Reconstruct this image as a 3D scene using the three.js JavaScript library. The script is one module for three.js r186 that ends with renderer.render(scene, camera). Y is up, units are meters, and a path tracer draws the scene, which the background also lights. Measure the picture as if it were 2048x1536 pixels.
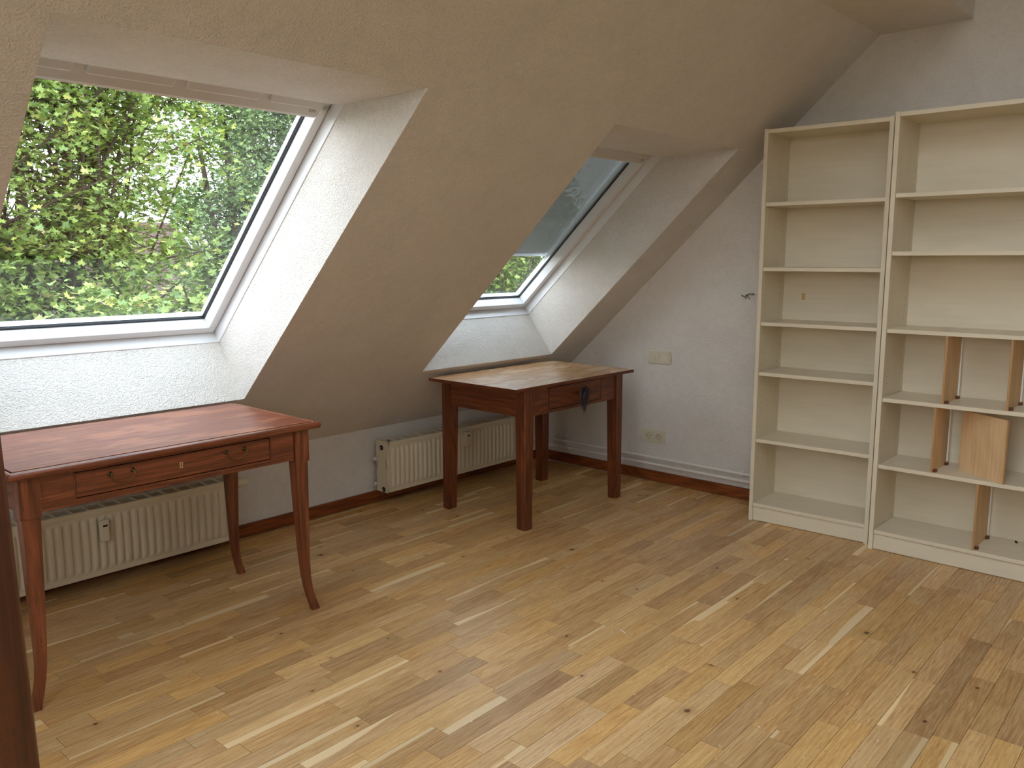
import * as THREE from 'three';
import { RoundedBoxGeometry } from 'three/addons/geometries/RoundedBoxGeometry.js';
import { mergeGeometries, toCreasedNormals } from 'three/addons/utils/BufferGeometryUtils.js';

// ------------------------------------------------------------------ camera, sky, exposure
const scene = new THREE.Scene();
const D2R = Math.PI / 180;
const camera = new THREE.PerspectiveCamera(49.5615, 2048 / 1536, 0.05, 200);
{
  const p = 8.59765 * D2R, y = 42.32185 * D2R, r = -0.1088 * D2R;
  const fwd = new THREE.Vector3(Math.cos(y) * Math.cos(p), -Math.sin(p), -Math.sin(y) * Math.cos(p));
  const right = new THREE.Vector3().crossVectors(fwd, new THREE.Vector3(0, 1, 0)).normalize();
  const up = new THREE.Vector3().crossVectors(right, fwd);
  camera.position.set(0, 1.35, 0);
  camera.up.copy(up).multiplyScalar(Math.cos(r)).addScaledVector(right, -Math.sin(r));
  camera.lookAt(camera.position.clone().add(fwd));
}
const renderer = new THREE.WebGLRenderer({ antialias: true });
renderer.toneMapping = THREE.LinearToneMapping;
renderer.toneMappingExposure = 1.25;
renderer.shadowMap.enabled = true;

// thin bright overcast: white haze near the horizon, a little dimmer and bluer overhead
{
  const W = 64, H = 64, data = new Float32Array(W * H * 4);
  for (let j = 0; j < H; j++) {
    const el = ((j + 0.5) / H - 0.5) * Math.PI, s = Math.max(0, Math.sin(el));
    const L = el > 0 ? 1.08 - 0.40 * s : 0.30;
    const c = el > 0 ? [0.99 - 0.16 * s, 1.0 - 0.02 * s, 1.05 + 0.12 * s] : [0.95, 1.0, 0.75];
    for (let i = 0; i < W; i++) { const o = (j * W + i) * 4; for (let k = 0; k < 3; k++) data[o + k] = L * c[k]; data[o + 3] = 1; }
  }
  const sky = new THREE.DataTexture(data, W, H, THREE.RGBAFormat, THREE.FloatType);
  sky.mapping = THREE.EquirectangularReflectionMapping; sky.magFilter = THREE.LinearFilter; sky.needsUpdate = true;
  scene.background = sky;
  scene.backgroundIntensity = 5.8;
}

// ------------------------------------------------------------------ helpers
function rng(seed) { let a = seed >>> 0; return () => { a = (a + 0x6d2b79f5) | 0; let t = Math.imul(a ^ (a >>> 15), 1 | a); t = (t + Math.imul(t ^ (t >>> 7), 61 | t)) ^ t; return ((t ^ (t >>> 14)) >>> 0) / 4294967296; }; }
const V3 = (x, y, z) => new THREE.Vector3(x, y, z);
const used = {};
function numbered(n) { if (used[n] === undefined) { used[n] = 0; return n; } used[n]++; return n + '_' + String(used[n]).padStart(3, '0'); }
function shade(o) { o.castShadow = true; o.receiveShadow = true; return o; }
function thing(name, label, category, pos = [0, 0, 0], turn = 0, group) {
  const o = new THREE.Group(); o.name = numbered(name); o.position.set(...pos); o.rotation.y = turn;
  o.userData = { label, category }; if (group) o.userData.group = group; scene.add(o); return o;
}
function struct(name, label) { const o = new THREE.Group(); o.name = name; o.userData = { kind: 'structure' }; if (label) o.userData.label = label; scene.add(o); return o; }
function part(name, geo, mat, parent, label) { const m = shade(new THREE.Mesh(geo, mat)); m.name = name; if (label) m.userData.label = label; parent.add(m); return m; }
function solo(name, geo, mat, label, category, group) { const m = part(numbered(name), geo, mat, scene, label); m.userData.category = category; if (group) m.userData.group = group; return m; }
function wall(name, geo, mat, label) { const m = part(name, geo, mat, scene, label); m.userData.kind = 'structure'; return m; }
// box by extents
function bx(x0, x1, y0, y1, z0, z1, r = 0, seg = 2) {
  const w = x1 - x0, h = y1 - y0, d = z1 - z0;
  const g = r > 0 ? new RoundedBoxGeometry(w, h, d, seg, Math.min(r, 0.499 * Math.min(w, h, d))) : new THREE.BoxGeometry(w, h, d);
  g.translate((x0 + x1) / 2, (y0 + y1) / 2, (z0 + z1) / 2);
  return g;
}
// uv in metres divided by tile size, u along the grain axis
function uvm(geo, grain = 'x', tu = 1, tv = 1, ou = 0, ov = 0) {
  let g = geo.index ? geo.toNonIndexed() : geo;
  const p = g.attributes.position, n = p.count, uv = new Float32Array(n * 2), A = ['x', 'y', 'z'], gi = A.indexOf(grain);
  const a = V3(), b = V3(), c = V3(), e1 = V3(), e2 = V3();
  for (let i = 0; i < n; i += 3) {
    a.fromBufferAttribute(p, i); b.fromBufferAttribute(p, i + 1); c.fromBufferAttribute(p, i + 2);
    e1.subVectors(b, a); e2.subVectors(c, a); e1.cross(e2);
    const N = [Math.abs(e1.x), Math.abs(e1.y), Math.abs(e1.z)], ax = N.indexOf(Math.max(...N));
    const rest = [0, 1, 2].filter((k) => k !== ax);
    const iu = rest.includes(gi) ? gi : rest[0], iv = rest.find((k) => k !== iu);
    [a, b, c].forEach((q, k) => { uv[(i + k) * 2] = q.getComponent(iu) / tu + ou; uv[(i + k) * 2 + 1] = q.getComponent(iv) / tv + ov; });
  }
  g.setAttribute('uv', new THREE.BufferAttribute(uv, 2));
  return g;
}
function merge(list) { return mergeGeometries(list.map((g) => { let q = g.index ? g.toNonIndexed() : g.clone(); for (const k of Object.keys(q.attributes)) if (!['position', 'normal', 'uv'].includes(k)) q.deleteAttribute(k); if (!q.attributes.uv) q.setAttribute('uv', new THREE.BufferAttribute(new Float32Array(q.attributes.position.count * 2), 2)); return q; })); }
// square-section loft along y: sections [y, cx, cz, wx, wz]
function loft(sec) {
  const P = [], quad = (a, b, c, d) => P.push(...a, ...b, ...c, ...a, ...c, ...d);
  const ring = (s) => { const [y, cx, cz, wx, wz] = s, h = wx / 2, k = wz / 2; return [[cx - h, y, cz + k], [cx + h, y, cz + k], [cx + h, y, cz - k], [cx - h, y, cz - k]]; };
  const R = sec.map(ring);
  for (let i = 0; i + 1 < R.length; i++) for (let k = 0; k < 4; k++) { const l = (k + 1) % 4; quad(R[i][k], R[i][l], R[i + 1][l], R[i + 1][k]); }
  const t = R[R.length - 1]; quad(t[0], t[1], t[2], t[3]); const b = R[0]; quad(b[3], b[2], b[1], b[0]);
  const g = new THREE.BufferGeometry(); g.setAttribute('position', new THREE.Float32BufferAttribute(P, 3)); g.computeVertexNormals();
  return toCreasedNormals(g, 0.6);
}
function tube(pts, r, seg = 24, rad = 8, closed = false) { return new THREE.TubeGeometry(new THREE.CatmullRomCurve3(pts.map((p) => V3(...p)), closed, 'centripetal'), seg, r, rad, closed); }
function cyl(r0, r1, h, seg = 20) { return new THREE.CylinderGeometry(r1, r0, h, seg); }

// ------------------------------------------------------------------ noise and textures
function noiseFactory(seed) {
  const R = rng(seed), N = 256, tab = new Float32Array(N * N); for (let i = 0; i < N * N; i++) tab[i] = R();
  const n = (x, y, px, py) => { // periodic value noise
    const xi = Math.floor(x), yi = Math.floor(y), fx = x - xi, fy = y - yi, sx = fx * fx * (3 - 2 * fx), sy = fy * fy * (3 - 2 * fy);
    const m = (a, p) => ((a % p) + p) % p, x0 = m(xi, px), x1 = m(xi + 1, px), y0 = m(yi, py), y1 = m(yi + 1, py);
    const t = (a, b) => tab[((b * 37 + 11) & 255) * N + ((a * 1 + b * 5) & 255)];
    const a = t(x0, y0), b = t(x1, y0), c = t(x0, y1), d = t(x1, y1);
    return a + (b - a) * sx + (c - a) * sy + (a - b - c + d) * sx * sy;
  };
  return n;
}
function texture(w, h, fn, srgb = true) {
  const data = new Uint8Array(w * h * 4);
  for (let y = 0; y < h; y++) for (let x = 0; x < w; x++) { const c = fn(x / w, y / h, x, y), o = (y * w + x) * 4; data[o] = c[0]; data[o + 1] = c[1]; data[o + 2] = c[2]; data[o + 3] = 255; }
  const t = new THREE.DataTexture(data, w, h, THREE.RGBAFormat, THREE.UnsignedByteType);
  t.wrapS = t.wrapT = THREE.RepeatWrapping; t.magFilter = THREE.LinearFilter; t.minFilter = THREE.LinearMipmapLinearFilter; t.generateMipmaps = true;
  if (srgb) t.colorSpace = THREE.SRGBColorSpace; t.needsUpdate = true; return t;
}
const clamp = (x, a = 0, b = 1) => Math.min(b, Math.max(a, x)), lerp = (a, b, t) => a + (b - a) * t, sstep = (a, b, x) => { const t = clamp((x - a) / (b - a)); return t * t * (3 - 2 * t); };
const mixc = (a, b, t) => [lerp(a[0], b[0], t), lerp(a[1], b[1], t), lerp(a[2], b[2], t)];
// furniture wood: u along the grain, one tile = 1 m x 0.5 m
function woodTexture(seed, dark, mid, light, o = {}) {
  const n = noiseFactory(seed), { rings = 26, warp = 3.0, contrast = 1, wear = 0, wearColor = [0, 0, 0], w = 1024, h = 512 } = o;
  return texture(w, h, (u, v) => {
    const wv = n(u * 3, v * 4, 3, 4) * warp + n(u * 7, v * 14, 7, 14) * 0.5;
    const ring = 0.5 + 0.5 * Math.sin((v * rings + wv) * 6.2832);
    const fine = n(u * 14, v * 220, 14, 220), mid2 = n(u * 6, v * 60, 6, 60), pore = n(u * 60, v * 256, 60, 256);
    let t = clamp(0.45 + contrast * (0.30 * (ring - 0.5) + 0.5 * (fine - 0.5) + 0.5 * (mid2 - 0.5)));
    let c = t < 0.5 ? mixc(dark, mid, t * 2) : mixc(mid, light, t * 2 - 1);
    if (pore > 0.86) c = mixc(c, dark, 0.45);
    if (wear) { const q = n(u * 5, v * 6, 5, 6) * 0.55 + n(u * 17, v * 23, 17, 23) * 0.3 + n(u * 40, v * 90, 40, 90) * 0.15; c = mixc(c, wearColor, wear * sstep(0.5, 0.72, q)); }
    return c;
  });
}
// oak staves: an atlas of 28 strips, each 2 m long and one stave wide
const ROWS = 28, AT = 2048;
const floorTex = (() => {
  const R = rng(77), n = noiseFactory(5), rows = [];
  for (let r = 0; r < ROWS; r++) {
    const kn = []; const nk = R() < 0.6 ? Math.floor(1 + R() * 2) : 0;
    for (let i = 0; i < nk; i++) kn.push([R() * 2, 0.15 + 0.7 * R(), 0.004 + 0.007 * R() * R() + (R() < 0.15 ? 0.006 : 0)]);
    rows.push({ tone: R(), hue: R(), sap: r % 5 === 0 ? 0.16 + 0.38 * R() : 0, sapTop: R() < 0.5, cath: R() < 0.4, ph: R() * 40, kn });
  }
  const L = [232, 192, 134], M = [210, 165, 106], Dk = [172, 124, 74], SAP = [240, 208, 158], KN = [70, 44, 24];
  return texture(AT, AT, (u, v) => {
    const r = Math.min(ROWS - 1, Math.floor(v * ROWS)), q = v * ROWS - r, k = rows[r], um = u * 2;
    const fine = n(u * 60 + r * 7, v * 900, 256, 1024), mid = n(u * 24, v * 300 + r, 24, 1024), pore = n(u * 170, v * 1020 + 3 * r, 256, 1024), wav = n(u * 6 + k.ph, q * 2, 256, 256);
    let ring;
    if (k.cath) { const d = Math.abs(q - 0.5 + 0.5 * (n(u * 4, r * 3.3, 4, 256) - 0.5)); ring = 0.5 + 0.5 * Math.sin((d * d * 16 + u * 10 + wav * 2.6) * 6.28); } else ring = 0.5 + 0.5 * Math.sin((q * 5 + wav * 2.2 + k.ph) * 6.28);
    let t = 0.5 + 0.16 * (ring - 0.5) + 0.34 * (fine - 0.5) + 0.30 * (mid - 0.5) + 0.34 * (k.tone - 0.5) + 0.25 * (n(u * 5, r * 9.7, 5, 512) - 0.5);
    let c = t < 0.5 ? mixc(Dk, M, clamp(t * 2)) : mixc(M, L, clamp(t * 2 - 1));
    c = [c[0] + (k.hue - 0.5) * 8, c[1], c[2] - (k.hue - 0.5) * 14];
    if (pore > 0.84) c = mixc(c, Dk, 0.35);
    if (k.sap) { const e = k.sap * (0.2 + 1.5 * n(u * 5 + k.ph, 2.5, 256, 256)) - 0.12, qq = k.sapTop ? 1 - q : q; c = mixc(c, mixc(SAP, L, 0.35 * fine), sstep(e + 0.03, e - 0.03, qq)); }
    for (const [ku, kq, kr] of k.kn) {
      let du = Math.abs(um - ku); du = Math.min(du, 2 - du); const dv = (q - kq) * 0.0695, d = Math.sqrt(du * du * 0.55 + dv * dv) / kr;
      if (d < 3.2) { c = mixc(c, Dk, 0.5 * sstep(3.2, 0.9, d) * (0.6 + 0.4 * Math.sin(d * 12))); c = mixc(c, KN, 0.7 * sstep(1.0, 0.3, d * (0.75 + 0.5 * pore))); }
    }
    return c;
  });
})();
// woodchip wallpaper relief
const chipTex = (() => {
  const n = noiseFactory(9);
  return texture(1024, 1024, (u, v) => {
    const a = n(u * 128, v * 128, 128, 128), b = n(u * 90 + 31, v * 90, 90, 90), c = n(u * 230, v * 230, 230, 230), d = n(u * 9, v * 9, 9, 9);
    const h = clamp(0.55 * sstep(0.42, 0.85, a) + 0.35 * sstep(0.5, 0.9, b) + 0.18 * c + 0.12 * d) * 255; return [h, h, h];
  }, false);
})();
const paintTex = (() => { // faint unevenness of the paint itself
  const n = noiseFactory(21);
  return texture(512, 512, (u, v) => { const a = n(u * 9, v * 9, 9, 9), b = n(u * 33, v * 33, 33, 33), c = n(u * 120, v * 120, 120, 120), k = 247 + 5 * (a - 0.5) + 5 * (b - 0.5) + 6 * (c - 0.5); return [k, k, k]; });
})();
function rep(t, x, y) { const c = t.clone(); c.repeat.set(x, y); c.needsUpdate = true; return c; }
const speckTex = (() => { const n = noiseFactory(33); return texture(512, 512, (u, v) => { const a = n(u * 200, v * 200, 200, 200), b = n(u * 16, v * 16, 16, 16); const k = clamp(0.5 + 0.6 * (a - 0.5) + 0.5 * (b - 0.5)) * 255; return [k, k, k]; }, false); })();

// ------------------------------------------------------------------ materials
const S = (o) => new THREE.MeshStandardMaterial(o), P = (o) => new THREE.MeshPhysicalMaterial(o);
const lin = (r, g, b) => new THREE.Color().setRGB(r, g, b);
const PAINT = lin(0.755, 0.705, 0.635); // the same off-white wall paint everywhere
const M = {
  wallpaper: S({ color: PAINT, map: rep(paintTex, 1, 1), roughness: 0.75, bumpMap: rep(chipTex, 1.9, 1.9), bumpScale: 0.0013 }),
  lining: S({ color: PAINT, map: rep(paintTex, 1, 1), roughness: 0.65, bumpMap: rep(chipTex, 2.2, 2.2), bumpScale: 0.0022 }),
  plain: S({ color: PAINT, map: rep(paintTex, 1, 1), roughness: 0.8 }),
  oak: P({ map: floorTex, vertexColors: true, roughness: 0.27, bumpMap: rep(speckTex, 30, 30), bumpScale: 0.0002 }),
  joint: S({ color: '#8f6d49', roughness: 0.9 }),
  pvc: S({ color: lin(0.80, 0.80, 0.80), roughness: 0.35 }),
  pvcGrey: S({ color: lin(0.62, 0.60, 0.57), roughness: 0.4 }),
  seal: S({ color: '#17181a', roughness: 0.6 }),
  alu: S({ color: lin(0.55, 0.57, 0.6), roughness: 0.35, metalness: 0.8 }),
  clearGlass: P({ color: lin(0.97, 0.98, 0.97), transmission: 1, thickness: 0, roughness: 0, ior: 1.5 }),
  glass: P({ color: lin(0.82, 0.86, 0.86), transmission: 1, thickness: 0, roughness: 0, ior: 1.52 }),
  awning: P({ color: '#82857f', roughness: 1, transmission: 0.3, thickness: 0, transparent: true, opacity: 0.90 }),
  skirting: S({ map: rep(woodTexture(41, [92, 44, 18], [128, 66, 28], [158, 88, 42], { rings: 10 }), 1, 1), roughness: 0.35 }),
  mahogany: P({ map: woodTexture(51, [78, 37, 19], [122, 63, 35], [154, 88, 54], { rings: 14, warp: 2.4, contrast: 0.9 }), roughness: 0.32, clearcoat: 0.25, clearcoatRoughness: 0.3 }),
  mahoganyTop: P({ map: woodTexture(52, [92, 42, 22], [130, 66, 38], [160, 92, 58], { rings: 12, warp: 2.4, contrast: 0.8, wear: 0.5, wearColor: [182, 116, 78] }), roughness: 0.42, clearcoat: 0.15, clearcoatRoughness: 0.25 }),
  brass: S({ color: '#6a5434', roughness: 0.4, metalness: 0.85 }),
  ivory: S({ color: '#cdb48a', roughness: 0.5 }),
  dark: S({ color: '#0b0806', roughness: 0.8 }),
  pine: P({ map: woodTexture(61, [70, 33, 14], [108, 54, 25], [136, 76, 38], { rings: 9, warp: 3.2, contrast: 1.0 }), roughness: 0.4 }),
  pineTop: P({ map: woodTexture(62, [176, 122, 78], [206, 156, 108], [226, 184, 138], { rings: 9, warp: 3.2, contrast: 0.7, wear: 0.7, wearColor: [234, 204, 164] }), clearcoat: 0.4, clearcoatRoughness: 0.16, roughness: 0.24 }),
  pineEnd: S({ color: '#9a7350', roughness: 0.8 }),
  shelf: S({ color: lin(0.80, 0.705, 0.53), roughness: 0.4, map: (() => { const n = noiseFactory(71); return texture(512, 512, (u, v) => { const k = 247 + 4 * (n(u * 4, v * 120, 4, 120) - 0.5) + 6 * (n(u * 9, v * 30, 9, 30) - 0.5); return [k, k, k - 2]; }); })() }),
  chipboard: S({ color: '#6b5337', roughness: 1 }),
  shelfEdge: S({ color: lin(0.78, 0.73, 0.61), roughness: 0.4 }),
  ply: S({ map: woodTexture(81, [208, 168, 122], [224, 188, 142], [236, 204, 160], { rings: 4, warp: 2, contrast: 0.7 }), roughness: 0.6 }),
  plyEdge: S({ color: '#b98f60', roughness: 0.8 }),
  whiteStrip: S({ color: lin(0.88, 0.86, 0.8), roughness: 0.5 }),
  radiator: S({ color: lin(0.70, 0.61, 0.43), roughness: 0.35 }),
  meter: S({ color: lin(0.70, 0.63, 0.46), roughness: 0.45 }),
  pipe: S({ color: lin(0.78, 0.73, 0.66), roughness: 0.4 }),
  plastic: S({ color: lin(0.66, 0.60, 0.44), roughness: 0.35 }),
  steel: S({ color: '#9a9a98', roughness: 0.35, metalness: 1 }),
  bark: S({ color: '#6d5d4c', roughness: 1, bumpMap: rep(speckTex, 3, 3), bumpScale: 0.01 }),
  leaf: S({ color: '#ffffff', roughness: 0.8, side: THREE.DoubleSide }),
  tile: S({ color: '#8d6f66', roughness: 0.9, map: rep(speckTex, 2, 2) }),
  render: S({ color: '#cfc7b8', roughness: 0.9 }),
  grass: S({ color: '#5d7040', roughness: 1, map: rep(speckTex, 20, 20) }),
};
M.doorWood = P({ map: woodTexture(91, [52, 22, 8], [84, 40, 18], [108, 56, 26], { rings: 8, warp: 2.5 }), roughness: 0.35, clearcoat: 0.4, clearcoatRoughness: 0.3 });

// ------------------------------------------------------------------ the room
const XF = 4.2485, ZK = -3.617, XL = -2.4, ZB = 2.6, KH = 0.42, TAN = 0.933, A = Math.atan(TAN), CH = 2.395, ZE = -1.10, UH = 2.9;
const SMAX = (CH - KH) / Math.sin(A), ZC = ZK + (CH - KH) / TAN;
const W1 = { x0: 0.745, x1: 1.856, s0: 0.478, s1: 2.148 }, W2 = { x0: 2.871, x1: 3.927, s0: 0.508, s1: 2.152 };

// floor: oak staves in rows, turned 1.1 degrees against the wall
{
  const floor = struct('floor', 'oak strip parquet of short staves with pale sapwood streaks and knots');
  const turn = 1.1 * D2R, pitch = 0.0695, gap = 0.0012, R = rng(2024), list = [];
  const cs = Math.cos(turn), sn = Math.sin(turn);
  const view = new THREE.Matrix4(), v = V3();
  camera.updateMatrixWorld(true); camera.updateProjectionMatrix(); view.multiplyMatrices(camera.projectionMatrix, camera.matrixWorldInverse.copy(camera.matrixWorld).invert());
  const hidden = (x, z) => (x > 3.9 && z > -1.92) || z < -3.6 || x > 4.23;
  for (let r = -46; r <= 33; r++) {
    const z0 = -0.548 + r * pitch; if (z0 > ZB + 0.05 || z0 < ZK - 0.1) continue;
    let x = XL - 0.05 - R() * 0.4;
    while (x < XF + 0.06) {
      const len = 0.2 + 0.42 * R() * (0.4 + 0.9 * R()) + (R() < 0.12 ? 0.2 : 0);
      const x0 = Math.max(XL - 0.05, x), x1 = Math.min(XF + 0.04, x + len); x += len;
      if (x1 - x0 < 0.03) continue;
      const row = Math.floor(R() * ROWS), off = R(), lift = R() * 0.0004, tone = 0.84 + 0.23 * R() - (R() < 0.08 ? 0.12 : 0), warm = (R() - 0.5) * 0.10, flip = R() < 0.5;
      const g = bx(x0 + gap / 2, x1 - gap / 2, -0.012, lift, z0 + gap / 2, z0 + pitch - gap / 2);
      const p = g.attributes.position, uv = g.attributes.uv, col = new Float32Array(p.count * 3);
      for (let i = 0; i < p.count; i++) {
        const du = (p.getX(i) - x0) / 2, q = clamp((p.getZ(i) - z0) / pitch, 0.04, 0.96);
        uv.setXY(i, off + (flip ? -du : du), (row + (flip ? 1 - q : q)) / ROWS);
        col[i * 3] = tone * (1 + warm * 0.3); col[i * 3 + 1] = tone; col[i * 3 + 2] = tone * (1 - warm);
      }
      g.setAttribute('color', new THREE.BufferAttribute(col, 3));
      const cx = (x0 + x1) / 2, cz = z0 + pitch / 2, wx = cx * cs + cz * sn, wz = -cx * sn + cz * cs;
      v.set(wx, 0, wz).applyMatrix4(view);
      const d = Math.hypot(wx, 1.35, wz), inside = Math.abs(v.x) < 1.06 && Math.abs(v.y) < 1.06 && v.z < 1 && !hidden(wx, wz);
      list.push({ g, size: inside ? (x1 - x0) * pitch / (d * d * d) : -1 });
    }
  }
  list.sort((a, b) => b.size - a.size);
  const turned = (m) => { m.rotation.y = turn; return m; };
  list.slice(0, 300).forEach((k) => turned(part('plank', k.g, M.oak, floor)));
  const rest = turned(part('further_planks', mergeGeometries(list.slice(300).map((k) => k.g.toNonIndexed())), M.oak, floor)); rest.userData.kind = 'stuff';
  part('subfloor', bx(XL - 0.1, XF + 0.1, -0.08, -0.0125, ZK - 0.1, ZB + 0.1), M.joint, floor);
}
// gable walls with the outline of the room section
function gable(x0, x1, hole) {
  const t = 0.03, s = new THREE.Shape();
  const zk = ZK - 0.03, pts = [[zk, -0.06], [zk, KH + 0.02], [ZC - 0.02, CH + t], [ZE - 0.03, CH + t], [ZE - 0.03, UH + t], [ZB + t, UH + t], [ZB + t, -0.06]];
  pts.forEach(([z, y], i) => (i ? s.lineTo(-z, y) : s.moveTo(-z, y)));
  if (hole) { const h = new THREE.Path(), [z0, z1, y0, y1] = hole; h.moveTo(-z0, y0); h.lineTo(-z0, y1); h.lineTo(-z1, y1); h.lineTo(-z1, y0); h.closePath(); s.holes.push(h); }
  const g = new THREE.ExtrudeGeometry(s, { depth: x1 - x0, bevelEnabled: false });
  // shape x = -z, shape y = y, extrusion = x
  g.rotateY(Math.PI / 2); g.translate(x0, 0, 0);
  return uvm(g, 'z', 1, 1);
}
wall('wall_right', gable(XF, XF + 0.12), M.wallpaper, 'white woodchip gable wall behind the bookcases');
const RL = [-2.2, 2.3, -1.04, 0.15]; // rooflight in the higher ceiling
const GL = [-1.02, 0.9, 1.3, 2.85]; // glazed gable behind the camera
wall('wall_left', gable(XL - 0.12, XL, GL), M.plain, 'white wall');
wall('wall_window', uvm(bx(XL, XF, -0.06, KH + 0.005, ZK - 0.12, ZK), 'x'), M.wallpaper, 'low white knee wall under the sloping ceiling');
wall('wall_back', uvm(bx(XL, XF, -0.06, UH, ZB, ZB + 0.12), 'x'), M.plain, 'white wall');
function glazing(name, len, y0, y1, pos, turn, n) { // row of tall casements, local x along the wall
  const g = struct(name, 'row of tall white casement windows'); g.position.set(...pos); g.rotation.y = turn;
  const f = 0.05;
  for (const y of [y0, y1 - f]) part('frame_rail', bx(0, len, y, y + f, -0.05, 0.03, 0.004), M.pvc, g);
  for (let k = 0; k <= n; k++) { const x = (len - f) * k / n; part('frame_stile', bx(x, x + f, y0 + f, y1 - f, -0.05, 0.03, 0.004), M.pvc, g); }
  for (let k = 0; k < n; k++) { const a = (len - f) * k / n + f, b = (len - f) * (k + 1) / n, q = new THREE.PlaneGeometry(b - a, y1 - y0 - 2 * f); q.translate((a + b) / 2, (y0 + y1) / 2, -0.01); part('pane', q, M.clearGlass, g); }
}
{
  const g = struct('window_4', 'flat rooflight in the higher ceiling'), [a, b, e, f] = RL, t = 0.05, n = 4;
  for (const z of [e, f - t]) part('frame_rail', bx(a, b, UH + 0.02, UH + 0.10, z, z + t, 0.004), M.pvc, g);
  for (let k = 0; k <= n; k++) { const x = a + (b - a - t) * k / n; part('frame_stile', bx(x, x + t, UH + 0.02, UH + 0.10, e + t, f - t, 0.004), M.pvc, g); }
  for (let k = 0; k < n; k++) { const x0 = a + (b - a - t) * k / n + t, x1 = a + (b - a - t) * (k + 1) / n, q = new THREE.PlaneGeometry(x1 - x0, f - e - 2 * t); q.rotateX(Math.PI / 2); q.translate((x0 + x1) / 2, UH + 0.06, (e + f) / 2); part('pane', q, M.clearGlass, g); }
}
glazing('window_3', GL[1] - GL[0], GL[2], GL[3], [XL - 0.06, 0, GL[1]], Math.PI / 2, 3);
// sloping ceiling with the two openings
const roof = new THREE.Matrix4().makeBasis(V3(1, 0, 0), V3(0, Math.sin(A), Math.cos(A)), V3(0, -Math.cos(A), Math.sin(A))).setPosition(0, KH, ZK);
{
  const s = new THREE.Shape(); s.moveTo(XL, -0.02); s.lineTo(XF, -0.02); s.lineTo(XF, SMAX + 0.02); s.lineTo(XL, SMAX + 0.02); s.closePath();
  for (const w of [W1, W2]) {
    const h = new THREE.Path(), n = noiseFactory(w === W1 ? 3 : 4), e = (t, k) => 0.0024 * n(t * 26, k * 5.3, 256, 256);
    const pts = [], N = 60; // hand-plastered, faintly wavy edge
    for (let i = 0; i < N; i++) pts.push([lerp(w.x0, w.x1, i / N), w.s0 - e(i / N * 2, 1)]);
    for (let i = 0; i < N; i++) pts.push([w.x1 + e(i / N * 2, 2), lerp(w.s0, w.s1, i / N)]);
    for (let i = 0; i < N; i++) pts.push([lerp(w.x1, w.x0, i / N), w.s1 + e(i / N * 2, 3)]);
    for (let i = 0; i < N; i++) pts.push([w.x0 - e(i / N * 2, 4), lerp(w.s1, w.s0, i / N)]);
    pts.reverse().forEach(([x, y], i) => (i ? h.lineTo(x, y) : h.moveTo(x, y))); h.closePath(); s.holes.push(h);
  }
  const g = new THREE.ExtrudeGeometry(s, { depth: 0.03, bevelEnabled: false }); g.translate(0, 0, -0.03); g.applyMatrix4(roof);
  const m = wall('ceiling_slope', g, M.wallpaper, 'sloping white woodchip ceiling cut by two skylight openings');
}
{
  const c = struct('ceiling', 'flat white ceiling with a higher part beyond the step');
  part('lower_ceiling', uvm(bx(XL, XF, CH, CH + 0.03, ZC - 0.02, ZE - 0.03), 'x'), M.wallpaper, c);
  part('ceiling_step', uvm(bx(XL, XF, CH, UH + 0.03, ZE - 0.03, ZE), 'x'), M.wallpaper, c);
  const [a, b, e, f] = RL; // opening for the rooflight
  for (const [x0, x1, z0, z1] of [[XL, XF, ZE, e], [XL, XF, f, ZB], [XL, a, e, f], [b, XF, e, f]]) part('upper_ceiling', uvm(bx(x0, x1, UH, UH + 0.12, z0, z1), 'x'), M.wallpaper, c);
}
{
  const b = uvm(bx(XF - 0.015, XF, 0.002, 0.067, ZK, -2.02, 0.003), 'z', 1, 0.5); wall('baseboard_right', merge([b, uvm(bx(XF - 0.015, XF, 0.002, 0.067, -2.018, 0.9, 0.003), 'z', 1, 0.5, 0.37, 0.2)]), M.skirting, 'red-brown wooden skirting board');
  wall('baseboard_left', uvm(bx(XL, XF - 0.015, 0.002, 0.065, ZK, ZK + 0.015, 0.003), 'x', 1, 0.5, 0.2, 0.4), M.skirting, 'red-brown wooden skirting board');
}

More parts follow.
